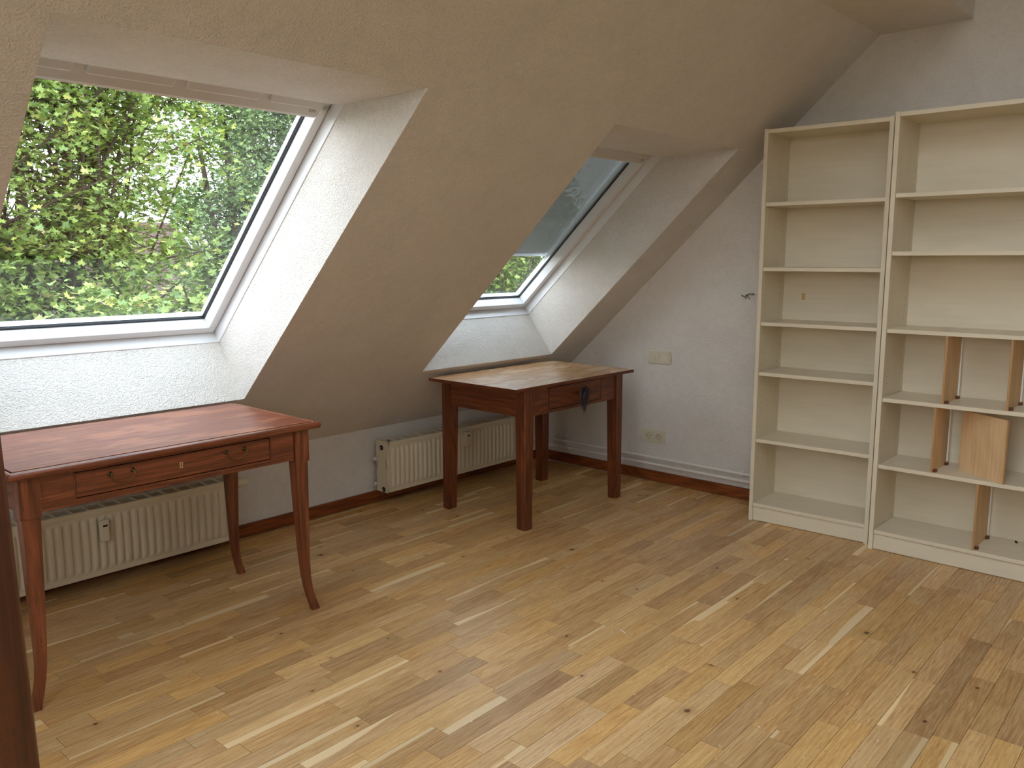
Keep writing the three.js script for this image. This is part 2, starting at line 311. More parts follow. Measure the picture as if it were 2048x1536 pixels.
// ------------------------------------------------------------------ skylights (local axes: x, y up the slope, z into the room)
function skylight(name, w, label, blind) {
  const g = struct(name, label); g.applyMatrix4(roof);
  const { x0, x1, s0, s1 } = w, dep = 0.30, b0 = s0 + 0.022, b1 = s1 - 0.324, t = 0.02; // b0, b1: where the lining meets the frame
  const quad = (pts, back) => { // lining board: inner face pts, thickness away from the opening
    const P = [], push = (...q) => q.forEach((k) => P.push(...k)), o = pts.map((p) => [p[0] + back[0], p[1] + back[1], p[2] + back[2]]), [a, b, c, d] = pts, [e, f, h, i] = o;
    push(a, b, c, a, c, d, e, h, f, e, i, h, a, e, f, a, f, b, b, f, h, b, h, c, c, h, i, c, i, d, d, i, e, d, e, a);
    const q = new THREE.BufferGeometry(); q.setAttribute('position', new THREE.Float32BufferAttribute(P, 3)); q.computeVertexNormals(); return q;
  };
  const f0 = -0.0003, fd = -dep;
  part('reveal', uvm(quad([[x1, s0, f0], [x1, s1, f0], [x1, b1, fd], [x1, b0, fd]].reverse(), [t, 0, 0]), 'y'), M.lining, g);
  part('reveal', uvm(quad([[x0, s0, f0], [x0, s1, f0], [x0, b1, fd], [x0, b0, fd]], [-t, 0, 0]), 'y'), M.lining, g);
  part('sill_reveal', uvm(quad([[x0 - t, s0, f0], [x0 - t, b0, fd], [x1 + t, b0, fd], [x1 + t, s0, f0]].reverse(), [0, -t, 0]), 'x'), M.lining, g);
  part('head_reveal', uvm(quad([[x0 - t, s1, f0], [x0 - t, b1, fd], [x1 + t, b1, fd], [x1 + t, s1, f0]], [0, t, 0]), 'x'), M.lining, g);
  // fixed frame: a smooth white strip that carries on from the lining
  const fz0 = -0.46, fz1 = -dep, i = 0.004, fw = 0.06, T = b1 + 0.0;
  part('frame_rail', bx(x0 - fw, x1 + fw, b0 - fw, b0 + i, fz0, fz1, 0.003), M.pvc, g);
  part('frame_rail', bx(x0 - fw, x1 + fw, T - i, T + fw, fz0, fz1, 0.003), M.pvc, g);
  part('frame_stile', bx(x0 - fw, x0 + i, b0, T, fz0, fz1, 0.003), M.pvc, g);
  part('frame_stile', bx(x1 - i, x1 + fw, b0, T, fz0, fz1, 0.003), M.pvc, g);
  // sash
  const sx0 = x0 + i + 0.003, sx1 = x1 - i - 0.003, sy0 = b0 + i + 0.003, sy1 = T - i - 0.003, face = 0.036, z0 = -0.45, z1 = -0.352;
  part('sash_rail', bx(sx0, sx1, sy0, sy0 + face, z0, z1, 0.004), M.pvc, g);
  part('sash_rail', bx(sx0, sx1, sy1 - face - 0.03, sy1, z0, z1, 0.004), M.pvc, g);
  part('sash_stile', bx(sx0, sx0 + face, sy0 + face, sy1 - face, z0, z1, 0.004), M.pvc, g);
  part('sash_stile', bx(sx1 - face, sx1, sy0 + face, sy1 - face, z0, z1, 0.004), M.pvc, g);
  // glazing gasket, spacer and pane
  const gx0 = sx0 + face, gx1 = sx1 - face, gy0 = sy0 + face, gy1 = sy1 - face - 0.03, gz = -0.412;
  for (const [n, e, za, zb, m] of [['gasket', 0.005, gz + 0.001, gz + 0.006, M.seal], ['spacer', 0.011, gz - 0.012, gz - 0.003, M.alu]]) {
    part(n, merge([bx(gx0, gx1, gy0, gy0 + e, za, zb), bx(gx0, gx1, gy1 - e, gy1, za, zb), bx(gx0, gx0 + e, gy0, gy1, za, zb), bx(gx1 - e, gx1, gy0, gy1, za, zb)]), m, g);
  }
  const pane = new THREE.PlaneGeometry(gx1 - gx0, gy1 - gy0); pane.translate((gx0 + gx1) / 2, (gy0 + gy1) / 2, gz); part('pane', pane, M.glass, g);
  // ventilation bar along the head
  const vb = part('ventilation_bar', bx(x0 + 0.012, x1 - 0.052, T - 0.094, T - 0.002, -0.40, -0.335, 0.008, 3), M.pvcGrey, g, 'grey-white ventilation bar');
  const L = x1 - x0 - 0.064, cuts = [0, 0.205, 0.235, 0.485, 0.515, 0.765, 0.795, 1];
  for (let k = 0; k < 8; k += 2) part('raised_pad', bx(x0 + 0.012 + L * cuts[k] + 0.002, x0 + 0.012 + L * cuts[k + 1] - 0.002, T - 0.052, T - 0.008, -0.345, -0.322, 0.009, 3), M.pvcGrey, vb);
  part('drip_edge', bx(x0 + 0.012, x1 - 0.052, T - 0.104, T - 0.096, -0.40, -0.345, 0.002), M.pvc, vb);
  { // maker's plate
    const cv = document.createElement('canvas'); cv.width = 128; cv.height = 48; const c = cv.getContext('2d');
    c.fillStyle = '#7d776e'; c.fillRect(0, 0, 128, 48); c.fillStyle = '#e6e2da'; c.font = 'bold 34px sans-serif'; c.textAlign = 'center'; c.textBaseline = 'middle'; c.fillText('VELUX', 64, 26);
    const t2 = new THREE.CanvasTexture(cv); t2.colorSpace = THREE.SRGBColorSpace;
    const pl = new THREE.PlaneGeometry(0.026, 0.0095); pl.translate(x1 - 0.085, T - 0.066, -0.3335); part('maker_plate', pl, S({ map: t2, roughness: 0.5 }), vb, 'small grey lettered plate');
  }
  return g;
}
skylight('window_1', W1, 'white-framed skylight above the writing desk with a clear view into maple trees');
skylight('window_2', W2, 'white-framed skylight above the pine table, dark screen over most of its glass');
{ // outside screen drawn down over the second skylight
  const a = thing('awning_blind', 'dark grey mesh blind drawn down outside the skylight over the pine table', 'blind'); a.applyMatrix4(roof);
  part('screen', bx(W2.x0 - 0.02, W2.x1 + 0.03, 0.90, 1.9, -0.480, -0.478), M.awning, a);
  part('bottom_bar', bx(W2.x0 - 0.02, W2.x1 + 0.03, 0.875, 0.90, -0.492, -0.470, 0.004), M.alu, a);
}

// ------------------------------------------------------------------ writing desk
{
  const d = thing('writing_desk', 'reddish mahogany writing desk with curved legs and one long drawer under the large skylight', 'desk', [1.2585, 0, -2.93]);
  const X = (x) => x - 1.2585, Z = (z) => z + 2.93;
  const x0 = X(0.735), x1 = X(1.800), z0 = Z(-3.252), z1 = Z(-2.612), T = 0.74, lip = 0.034;
  part('top_panel', uvm(bx(x0 + lip * 0.6 + 0.0015, x1 - lip * 0.6 - 0.0015, T - 0.02, T, z0 + 0.012 + 0.0015, z1 - lip - 0.002), 'x', 1, 0.5, 0.13, 0.07), M.mahoganyTop, d);
  part('top_core', uvm(bx(x0 + 0.012, x1 - 0.012, T - 0.022, T - 0.008, z0 + 0.006, z1 - 0.012), 'x', 1, 0.5), M.mahogany, d);
  part('edge_moulding', uvm(bx(x0, x1, T - 0.023, T, z1 - lip, z1, 0.0095, 3), 'x', 1, 0.5, 0.4, 0.3), M.mahogany, d);
  part('edge_moulding', uvm(bx(x0, x1, T - 0.023, T, z0, z0 + 0.012, 0.004), 'x', 1, 0.5, 0.4, 0.6), M.mahogany, d);
  part('edge_moulding', uvm(bx(x0, x0 + lip * 0.6, T - 0.023, T, z0 + 0.012, z1 - lip, 0.0095, 3), 'z', 1, 0.5), M.mahogany, d);
  part('edge_moulding', uvm(bx(x1 - lip * 0.6, x1, T - 0.023, T, z0 + 0.012, z1 - lip, 0.0095, 3), 'z', 1, 0.5), M.mahogany, d);
  // apron: rails above, below and beside the drawer
  const ay0 = 0.606, ay1 = T - 0.022, fz = Z(-2.640), fb = fz - 0.02, ax0 = X(0.82), ax1 = X(1.69), dx0 = X(0.924), dx1 = X(1.590), dy0 = 0.629, dy1 = 0.706;
  const rail = (n, a, b, c, e, o) => part(n, uvm(bx(a, b, c, e, fb, fz), 'x', 1, 0.5, o, o * 1.7), M.mahogany, d);
  rail('apron_rail', ax0, ax1, dy1 + 0.003, ay1, 0.2); rail('apron_rail', ax0, ax1, ay0, dy0 - 0.003, 0.5); rail('apron_panel', ax0, dx0 - 0.006, dy0 - 0.003, dy1 + 0.003, 0.7); rail('apron_panel', dx1 + 0.006, ax1, dy0 - 0.003, dy1 + 0.003, 0.9);
  part('apron_lining', uvm(bx(ax0, ax1, ay0, ay1, fb - 0.012, fb - 0.004), 'x', 1, 0.5), M.mahogany, d);
  const bead = (a, b, c, e) => part('cock_bead', uvm(bx(a, b, c, e, fb, fz + 0.003, 0.0014), b - a > e - c ? 'x' : 'y', 1, 0.5), M.mahogany, d);
  bead(dx0 - 0.006, dx0 - 0.0015, dy0 - 0.003, dy1 + 0.003); bead(dx1 + 0.0015, dx1 + 0.006, dy0 - 0.003, dy1 + 0.003);
  const dr = part('drawer', uvm(bx(dx0, dx1, dy0, dy1, fb - 0.0, fz - 0.001, 0.0012), 'x', 1, 0.5, 0.05, 0.8), M.mahogany, d);
  const handle = (cx) => {
    const y = 0.684, z = fz + 0.002, hw = 0.035;
    const parts = [tube([[cx - hw, y, z + 0.013], [cx - hw - 0.002, y - 0.006, z + 0.016], [cx - hw * 0.8, y - 0.022, z + 0.014], [cx - hw * 0.3, y - 0.032, z + 0.010], [cx + hw * 0.3, y - 0.032, z + 0.010], [cx + hw * 0.8, y - 0.022, z + 0.014], [cx + hw + 0.002, y - 0.006, z + 0.016], [cx + hw, y, z + 0.013]], 0.0021, 40, 8)];
    for (const s of [-1, 1]) { const r = new THREE.LatheGeometry([[0, 0.017], [0.004, 0.0165], [0.0045, 0.013], [0.003, 0.010], [0.003, 0.004], [0.006, 0.002], [0.008, 0], [0, 0]].reverse().map(([a, b]) => new THREE.Vector2(a, b)), 14); r.rotateX(Math.PI / 2); r.translate(cx + s * hw, y, z - 0.002); parts.push(r); }
    return part('handle', merge(parts), M.brass, dr, 'thin curved brass bail handle');
  };
  handle(X(1.0615)); handle(X(1.4555));
  { // keyhole with a pale inlaid escutcheon
    const s = new THREE.Shape(); s.absarc(0, 0.0045, 0.0062, -0.9, Math.PI + 0.9); s.lineTo(-0.0055, -0.0105); s.lineTo(0.0055, -0.0105); s.closePath();
    const hole = new THREE.Path(); hole.absarc(0, 0.0045, 0.0034, -0.9, Math.PI + 0.9); hole.lineTo(-0.0028, -0.0085); hole.lineTo(0.0028, -0.0085); hole.closePath(); s.holes.push(hole);
    const g = new THREE.ExtrudeGeometry(s, { depth: 0.0012, bevelEnabled: false, curveSegments: 10 }); g.translate(X(1.2575), 0.669, fz - 0.0006); const e = part('escutcheon', g, M.ivory, dr, 'pale keyhole inlay');
    const k = new THREE.ShapeGeometry(new THREE.Shape(hole.getPoints(10))); k.translate(X(1.2575), 0.669, fz - 0.0004); part('keyhole', k, M.mahogany, dr);
  }
  // side and back aprons
  const bz = Z(-3.19);
  part('side_apron', uvm(bx(X(0.772), X(0.792), ay0, ay1, bz, fb - 0.03), 'z', 1, 0.5), M.mahogany, d);
  part('side_apron', uvm(bx(X(1.725), X(1.745), ay0, ay1, bz, fb - 0.03), 'z', 1, 0.5), M.mahogany, d);
  part('back_apron', uvm(bx(ax0, ax1, ay0, ay1, Z(-3.205), Z(-3.185)), 'x', 1, 0.5), M.mahogany, d);
  // legs: square block, then a tapering sabre leg that kicks outward at the foot
  const leg = (ox, oz, sx, sz) => { // ox, oz: outer corner; sx, sz: direction outward
    const w = 0.060, S2 = [], prof = [[0.000, 0.030, 0.026, 0.020], [0.014, 0.028, 0.025, 0.016], [0.05, 0.027, 0.024, 0.005], [0.09, 0.027, 0.025, -0.004], [0.14, 0.029, 0.027, -0.009], [0.22, 0.033, 0.032, -0.010], [0.35, 0.040, 0.039, -0.008], [0.47, 0.046, 0.045, -0.006], [0.594, 0.051, 0.050, -0.0045]];
    for (const [y, wx, wz, k] of prof) S2.push([y, ox + sx * (k - wx / 2), oz + sz * (k * 0.35 - wz / 2 - 0.003), wx, wz]);
    S2.push([0.5945, ox - sx * w / 2, oz - sz * w / 2, w, w], [T - 0.022, ox - sx * w / 2, oz - sz * w / 2, w, w]);
    const m = part('leg', uvm(loft(S2), 'y', 1, 0.5, ox, oz), M.mahogany, d);
  };
  leg(X(0.764), Z(-2.634), -1, 1); leg(X(1.753), Z(-2.634), 1, 1); leg(X(0.764), Z(-3.205), -1, -1); leg(X(1.753), Z(-3.205), 1, -1);
}

// ------------------------------------------------------------------ pine table
{
  const cx = 3.4145, cz = -2.945, t = thing('pine_table', 'stained pine table with worn pale top, straight legs and a drawer under the small skylight', 'table', [cx, 0, cz]);
  const X = (x) => x - cx, Z = (z) => z - cz, T = 0.728;
  const boards = [-3.247, -3.045, -2.835, -2.632];
  for (let i = 0; i < 3; i++) part('top_board', uvm(bx(X(2.917), X(3.912), T - 0.017, T, Z(boards[i]) + 0.0003, Z(boards[i + 1]) - 0.0003, 0.0015), 'x', 1, 0.5, 0.31 * i, 0.27 * i), [M.pineTop, M.pineTop, M.pineTop][i], t, i ? undefined : 'worn pale boards of the top');
  const ex0 = X(2.917), ex1 = X(3.912), ez0 = Z(-3.247), ez1 = Z(-2.632), eb = (a, b, c, d, k) => part('edge_band', uvm(bx(a, b, T - 0.0175, T - 0.0008, c, d), k, 1, 0.5, 0.3, 0.1), M.pine, t);
  eb(ex0 - 0.0015, ex1 + 0.0015, ez1, ez1 + 0.0015, 'x'); eb(ex0 - 0.0015, ex1 + 0.0015, ez0 - 0.0015, ez0, 'x'); eb(ex0 - 0.0015, ex0, ez0, ez1, 'z'); eb(ex1, ex1 + 0.0015, ez0, ez1, 'z');
  const a0 = 0.574, a1 = T - 0.0175, L = 0.064;
  const lx0 = 2.999, lx1 = 3.830, lz0 = -3.245, lz1 = -2.645;
  // front apron around the drawer
  const F = (n, x0, x1, y0, y1, o = 0, dz = 0) => part(n, uvm(bx(X(x0), X(x1), y0, y1, Z(lz1 - 0.028), Z(lz1 - 0.008 + dz), 0.001), 'x', 1, 0.5, o, o * 2.3), M.pine, t);
  F('apron_board', lx0 + L, 3.187, a0, a1, 0.1); F('apron_board', 3.634, lx1 - L, a0, a1, 0.6); F('apron_rail', 3.187, 3.634, a0, 0.591, 0.4);
  part('drawer_box', uvm(bx(X(3.20), X(3.622), 0.594, 0.69, Z(lz1 - 0.42), Z(lz1 - 0.028)), 'z', 1, 0.5), M.pine, t);
  const dr = F('drawer', 3.194, 3.628, 0.594, 0.703, 0.23, 0.002);
  const kn = new THREE.LatheGeometry([[0, 0.026], [0.010, 0.025], [0.014, 0.020], [0.012, 0.013], [0.007, 0.009], [0.007, 0], [0, 0]].reverse().map(([a, b]) => new THREE.Vector2(a, b)), 18); kn.rotateX(Math.PI / 2); kn.translate(X(3.43), 0.652, Z(lz1 - 0.006)); part('knob', kn, M.pine, dr);
  part('side_apron', uvm(bx(X(lx0 + 0.008), X(lx0 + 0.028), a0, a1, Z(lz0 + L), Z(lz1 - L)), 'z', 1, 0.5, 0.2, 0.1), M.pine, t);
  part('side_apron', uvm(bx(X(lx1 - 0.028), X(lx1 - 0.008), a0, a1, Z(lz0 + L), Z(lz1 - L)), 'z', 1, 0.5, 0.7, 0.4), M.pine, t);
  part('back_apron', uvm(bx(X(lx0 + L), X(lx1 - L), a0, a1, Z(lz0 + 0.008), Z(lz0 + 0.028)), 'x', 1, 0.5, 0.5, 0.9), M.pine, t);
  const leg = (x, z, sx, sz) => { // outer corner and outward direction; chamfered edges, tapering on the inside
    const sec = (y, w) => { const c = 0.006, ox = x, oz = z, xi = x - sx * w, zi = z - sz * w; return { y, p: [[ox - sx * c, oz], [xi + sx * c * 0.3, oz], [xi, oz - sz * c * 0.3], [xi, zi], [ox - sx * 0, zi], [ox, oz - sz * c]] }; };
    const secs = [sec(0, 0.050), sec(0.006, 0.054), sec(0.25, 0.059), sec(0.5, 0.063), sec(a0, L), sec(a1, L)], P2 = [];
    const flip = sx * sz > 0;
    for (let i = 0; i + 1 < secs.length; i++) for (let k = 0; k < 6; k++) { const l = (k + 1) % 6, A1 = [secs[i].p[k][0], secs[i].y, secs[i].p[k][1]], B1 = [secs[i].p[l][0], secs[i].y, secs[i].p[l][1]], C1 = [secs[i + 1].p[l][0], secs[i + 1].y, secs[i + 1].p[l][1]], D1 = [secs[i + 1].p[k][0], secs[i + 1].y, secs[i + 1].p[k][1]]; if (flip) P2.push(...A1, ...C1, ...B1, ...A1, ...D1, ...C1); else P2.push(...A1, ...B1, ...C1, ...A1, ...C1, ...D1); }
    const b = secs[0]; for (let k = 1; k + 1 < 6; k++) { const q = [b.p[0], b.p[k], b.p[k + 1]]; (flip ? [q[0], q[1], q[2]] : [q[0], q[2], q[1]]).forEach((e) => P2.push(e[0], b.y, e[1])); }
    const g = new THREE.BufferGeometry(); g.setAttribute('position', new THREE.Float32BufferAttribute(P2.map((q, i) => (i % 3 === 0 ? X(q) : i % 3 === 2 ? Z(q) : q)), 3)); g.computeVertexNormals();
    part('leg', uvm(g, 'y', 1, 0.5, x * 0.7, z * 0.9), M.pine, t);
  };
  leg(lx0, lz1, -1, 1); leg(lx1, lz1, 1, 1); leg(lx0, lz0, -1, -1); leg(lx1, lz0, 1, -1);
}
{ // tuft of dark threads hung on the drawer knob
  const t = thing('thread_tassel', 'fuzzy dark tassel of loose threads hanging on the table drawer knob', 'tassel', [3.43, 0.655, -2.622]);
  const R = rng(12), dark = [], pale = [];
  for (let i = 0; i < 260; i++) {
    const a = R() * 6.283, b = R() * Math.PI, r = 0.020 + 0.018 * R(), x = Math.cos(a) * Math.sin(b) * r, y = 0.006 + Math.sin(a) * Math.sin(b) * r, z = 0.004 + Math.abs(Math.cos(b)) * 0.022, drop = 0.018 + 0.04 * R() * R() + (i % 3 ? 0 : 0.045);
    const g = tube([[x * 0.2, 0.004, 0.0], [x * 0.7, y * 0.8 + 0.006, z], [x, y - 0.004, z + 0.002], [x * 0.9 + (R() - 0.5) * 0.006, y - drop, z * 0.6 + 0.001]], 0.0007 + 0.0005 * R(), 8, 4);
    (R() < 0.55 ? dark : pale).push(g);
  }
  for (let i = 0; i < 7; i++) { const x = (R() - 0.5) * 0.03, l = 0.09 + 0.04 * R(); pale.push(tube([[x * 0.4, -0.01, 0.006], [x, -0.05, 0.006], [x * 1.1 + (R() - 0.5) * 0.01, -l, 0.004]], 0.0005, 8, 4)); }
  const core = new THREE.SphereGeometry(0.022, 16, 12); core.scale(1, 1.05, 0.75); core.translate(0, 0.004, 0.010);
  part('core', core, S({ color: '#15161a', roughness: 1 }), t);
  const a = part('dark_threads', merge(dark), S({ color: '#1b1d22', roughness: 1 }), t); a.userData.kind = 'stuff';
  const b = part('mauve_threads', merge(pale), S({ color: '#5b4a56', roughness: 1 }), t); b.userData.kind = 'stuff';
}

// ------------------------------------------------------------------ bookcases (local: x along the front, z out of the front)
function bookcase(label, x, z, turn, W, H, shelves, o = {}) {
  const c = thing('bookcase', label, 'bookcase', [x, 0, z], turn, undefined), D = 0.28, th = 0.0195;
  const side = (a) => { const s = part('side_panel', uvm(bx(a, a + th, 0, H, -D, 0, 0.001), 'y', 1, 1, a, 0), M.shelf, c); return s; };
  const sl = side(0), sr = side(W - th);
  part('top_panel', uvm(bx(th, W - th, H - 0.021, H - 0.002, -D, -0.003, 0.001), 'x'), M.shelf, c);
  part('back_panel', uvm(bx(0.006, W - 0.006, 0.03, H - 0.004, -D - 0.002, -D + 0.003), 'x', 1, 1, 0.3, 0.2), M.shelf, c);
  part('kickboard', uvm(bx(th + 0.0005, W - th - 0.0005, 0.003, 0.074, -0.026, -0.010), 'x'), M.shelf, c);
  shelves.forEach((y, i) => part('shelf', uvm(bx(th + 0.001, W - th - 0.001, y - 0.018, y, -D + 0.004, i === shelves.length - 1 ? -0.003 : -0.006, 0.001), 'x', 1, 1, 0.17 * i, 0.3 * i), M.shelf, c));
  for (const [s, px, dir] of [[sl, th, 1], [sr, W - th, -1]]) { // rows of shelf-pin holes
    const holes = [];
    for (const zz of [-0.045, -D + 0.05]) for (let y = 0.30; y < H - 0.2; y += 0.032) { if (Math.floor(y / 0.032) % 9 === 5) continue; const k = new THREE.CircleGeometry(0.0024, 8); k.rotateY(dir * Math.PI / 2); k.translate(px + dir * 0.0004, y, zz); holes.push(k); }
    const h = part('pin_holes', merge(holes), M.chipboard, s); h.userData.kind = 'stuff';
  }
  return c;
}
{
  // front of the case faces -x: local x runs along +z, local z points to -x
  const b1 = bookcase('narrow cream bookcase with six empty shelves beside the wall wires', 3.923, -1.907, -Math.PI / 2 + 2.3 * D2R, 0.598, 1.968, [1.618, 1.302, 1.031, 0.778, 0.433, 0.094]);
  const tp = bx(0.118, 0.135, 1.135, 1.168, -0.2765, -0.2755); part('tape_patch', tp, S({ color: '#c9a866', roughness: 0.6 }), b1, 'yellowed strip of tape on the back panel');
  bookcase('wide cream bookcase holding upright plywood boards', 3.892, -1.288, -Math.PI / 2, 0.80, 1.975, [1.628, 1.376, 1.033, 0.718, 0.407, 0.095]);
}
// loose plywood boards in the wide bookcase
function divider(label, y, h, z, depth, group, tilt = 0) {
  const t = thing('plywood_board', label, 'board', [3.902, y, z], tilt, group);
  part('panel', uvm(bx(0, depth, 0, h, -0.004, 0.004), 'y', 1, 0.5, z, y), M.ply, t);
  part('front_edge', bx(-0.0008, 0, 0, h, -0.0042, 0.0042), M.plyEdge, t);
  part('edge_strip', bx(depth + 0.001, depth + 0.008, 0.012, h - 0.002, 0.003, 0.010), M.whiteStrip, t, 'narrow white strip on the rear edge');
  for (const x of [0.012, depth - 0.03]) part('foot_block', uvm(bx(x, x + 0.022, 0, 0.012, 0.004, 0.018, 0.002), 'x', 1, 0.5), M.pine, t);
}
divider('upright plywood board on the fourth shelf of the wide bookcase, nearer the narrow bookcase', 0.7183, 0.294, -1.018, 0.215);
divider('upright plywood board on the fourth shelf of the wide bookcase, farther from the narrow bookcase', 0.7183, 0.294, -0.770, 0.215);
divider('upright plywood board on the fifth shelf of the wide bookcase', 0.4073, 0.289, -1.043, 0.215);
divider('upright plywood board on the bottom shelf of the wide bookcase', 0.0953, 0.291, -0.854, 0.225);
{
  const a = V3(3.893, 0, -0.758), b = V3(4.041, 0, -0.965), len = a.distanceTo(b);
  const t = thing('plywood_board', 'square plywood board standing askew on the fifth shelf of the wide bookcase', 'board', [3.893, 0.4076, -0.758], Math.atan2(-(b.z - a.z), b.x - a.x));
  const g = new THREE.Group(); part('panel', uvm(bx(0, len, 0, 0.272, -0.004, 0.004), 'y', 1, 0.5, 0.4, 0.3), M.ply, t); part('front_edge', bx(-0.0008, 0, 0, 0.272, -0.0042, 0.0042), M.plyEdge, t);
}
{
  const t = thing('clip', 'small black plastic clip lying on the bottom shelf of the wide bookcase', 'clip', [4.135, 0.0955, -0.735], 0.5);
  part('body', bx(-0.008, 0.008, 0, 0.007, -0.004, 0.004, 0.002), M.dark, t); part('tongue', bx(-0.014, -0.006, 0.001, 0.004, -0.002, 0.003, 0.001), M.dark, t);
}

// ------------------------------------------------------------------ radiators
function radiator(label, x0, x1, y0, y1, meterX, meterY, knobRight) {
  const W = x1 - x0, H = y1 - y0, c = thing('radiator', label, 'radiator', [(x0 + x1) / 2, 0, ZK + 0.137]);
  const D = 0.098, X0 = -W / 2, X1 = W / 2, N = Math.round((W - 0.03) / 0.0335), m = 0.02;
  // pressed front sheet with vertical flutes
  const xs = [X0, X0 + 0.003], ys = [0, 0.022, 0.030, 0.040, 0.055, H - 0.060, H - 0.046, H - 0.038, H - 0.030, H], fade = [0, 0, 0.25, 0.8, 1, 1, 0.8, 0.25, 0, 0], pitch = (W - 2 * m) / N, K = 10;
  const prof = [], pos = [], idx = [];
  for (let k = 0; k <= N * K; k++) { const f = (k % K) / K; prof.push([X0 + m + k * pitch / K, sstep(0.12, 0.34, f) * sstep(0.92, 0.66, f)]); }
  prof.unshift([X0, 0]); prof.push([X1, 0]);
  for (let j = 0; j < ys.length; j++) for (const [x, q] of prof) pos.push(x, y0 + ys[j], q * fade[j] * 0.010);
  for (let j = 0; j + 1 < ys.length; j++) for (let i = 0; i + 1 < prof.length; i++) { const a = j * prof.length + i, b = a + 1, d = a + prof.length, e = d + 1; idx.push(a, b, e, a, e, d); }
  const g = new THREE.BufferGeometry(); g.setAttribute('position', new THREE.Float32BufferAttribute(pos, 3)); g.setIndex(idx); g.computeVertexNormals();
  const body = part('front_panel', g, M.radiator, c);
  part('panel_frame', merge([bx(X0, X1, y0, y0 + 0.02, -0.012, 0.002, 0.002), bx(X0, X1, y1 - 0.022, y1, -0.012, 0.002, 0.002), bx(X0, X0 + 0.012, y0, y1, -0.012, 0.002, 0.002), bx(X1 - 0.012, X1, y0, y1, -0.012, 0.002, 0.002)]), M.radiator, c);
  part('rear_panel', bx(X0, X1, y0, y1 - 0.004, -D, -D + 0.012), M.radiator, c);
  for (const s of [-1, 1]) {
    const xs2 = s < 0 ? [X0 - 0.002, X0 + 0.001] : [X1 - 0.001, X1 + 0.002];
    const sc = part('side_cover', bx(xs2[0], xs2[1], y0 - 0.004, y1, -D - 0.002, -0.004), M.radiator, c);
    const xx = s < 0 ? xs2[0] - 0.0006 : xs2[1] + 0.0006;
    for (const [yy, zz, r] of [[y1 - 0.034, -0.052, 0.014], [y0 + 0.012, -0.040, 0.014]]) { const h = cyl(r, r, 0.001, 18); h.rotateZ(Math.PI / 2); h.translate(xx, yy, zz); part('port', h, M.dark, sc); const pl = cyl(0.006, 0.006, 0.010, 12); pl.rotateZ(Math.PI / 2); pl.translate(xx + s * 0.003, yy, zz); part('plug', pl, M.steel, sc); }
    for (const b of [bx(xx - 0.0004, xx + 0.0004, y0 + 0.13, y0 + 0.185, -0.016, -0.0145), bx(xx - 0.0004, xx + 0.0004, y0 + 0.12, y0 + 0.16, -D + 0.004, -D + 0.0055)]) part('slot', b, M.dark, sc);
  }
  for (const b of [bx(X0, X1, y1 - 0.004, y1 + 0.0005, -0.011, -0.003, 0.001), bx(X0, X1, y1 - 0.004, y1 + 0.0005, -D, -D + 0.006, 0.001)]) part('top_rail', b, M.radiator, c);
  const fins = []; for (let x = X0 + 0.014; x < X1 - 0.012; x += 0.009) fins.push(bx(x, x + 0.0008, y0 + 0.03, y1 - 0.075, -D + 0.012, -0.012)); // folded sheet between the two panels
  const fn = part('convector_fins', merge(fins), M.radiator, c); fn.userData.kind = 'stuff';
  const nb = Math.round(W / 0.066); for (let k = 0; k <= nb; k++) { const x = X0 + 0.006 + (W - 0.012) * k / nb; part('grille_bar', bx(x - 0.006, x + 0.006, y1 - 0.003, y1 + 0.0005, -D + 0.006, -0.011), M.radiator, c); }
  // heat meter on the front
  const mx = meterX - (x0 + x1) / 2, hm = part('heat_meter', bx(mx - 0.018, mx + 0.018, meterY - 0.045, meterY + 0.045, 0.008, 0.034, 0.006, 3), M.meter, c, 'small cream heat cost meter');
  part('display', bx(mx - 0.009, mx + 0.009, meterY + 0.018, meterY + 0.026, 0.0335, 0.0347), M.dark, hm);
  // brackets and valve
  for (const x of [X0 + 0.10, X1 - 0.13]) part('wall_bracket', bx(x, x + 0.03, y0 + 0.01, y1 - 0.02, -0.137, -D), M.radiator, c);
  if (knobRight) {
    const v = cyl(0.008, 0.008, 0.03, 14); v.rotateZ(Math.PI / 2); v.translate(X1 + 0.015, y1 - 0.034, -0.05); const vv = part('valve', v, M.steel, c);
    const k = new THREE.LatheGeometry([[0, 0.062], [0.014, 0.062], [0.021, 0.056], [0.023, 0.03], [0.022, 0.004], [0.016, 0], [0, 0]].reverse().map(([a, b]) => new THREE.Vector2(a, b)), 24); k.rotateZ(-Math.PI / 2); k.translate(X1 + 0.026, y1 - 0.034, -0.05); part('thermostat_knob', k, M.meter, vv, 'round cream thermostat knob');
    const q = tube([[X1 + 0.004, y0 + 0.012, -0.045], [X1 + 0.02, y0 + 0.012, -0.05], [X1 + 0.03, y0 + 0.0, -0.08], [X1 + 0.03, y0 - 0.004, -0.134]], 0.008, 20, 10); part('return_pipe', q, M.pipe, c);
  } else {
    for (const b of [bx(X0 - 0.022, X0 - 0.002, y0 + 0.168, y0 + 0.188, -D - 0.01, -D + 0.008, 0.003), bx(X0 - 0.020, X0 - 0.002, y0 + 0.03, y0 + 0.048, -D - 0.006, -D + 0.006, 0.003)]) part('mounting_lug', b, M.pvcGrey, c);
  }
}
radiator('cream panel radiator half hidden behind the writing desk', 0.87, 1.912, 0.052, 0.336, 1.306, 0.246, true);
radiator('cream panel radiator behind the pine table', 2.816, 3.858, 0.078, 0.358, 3.403, 0.288, false);

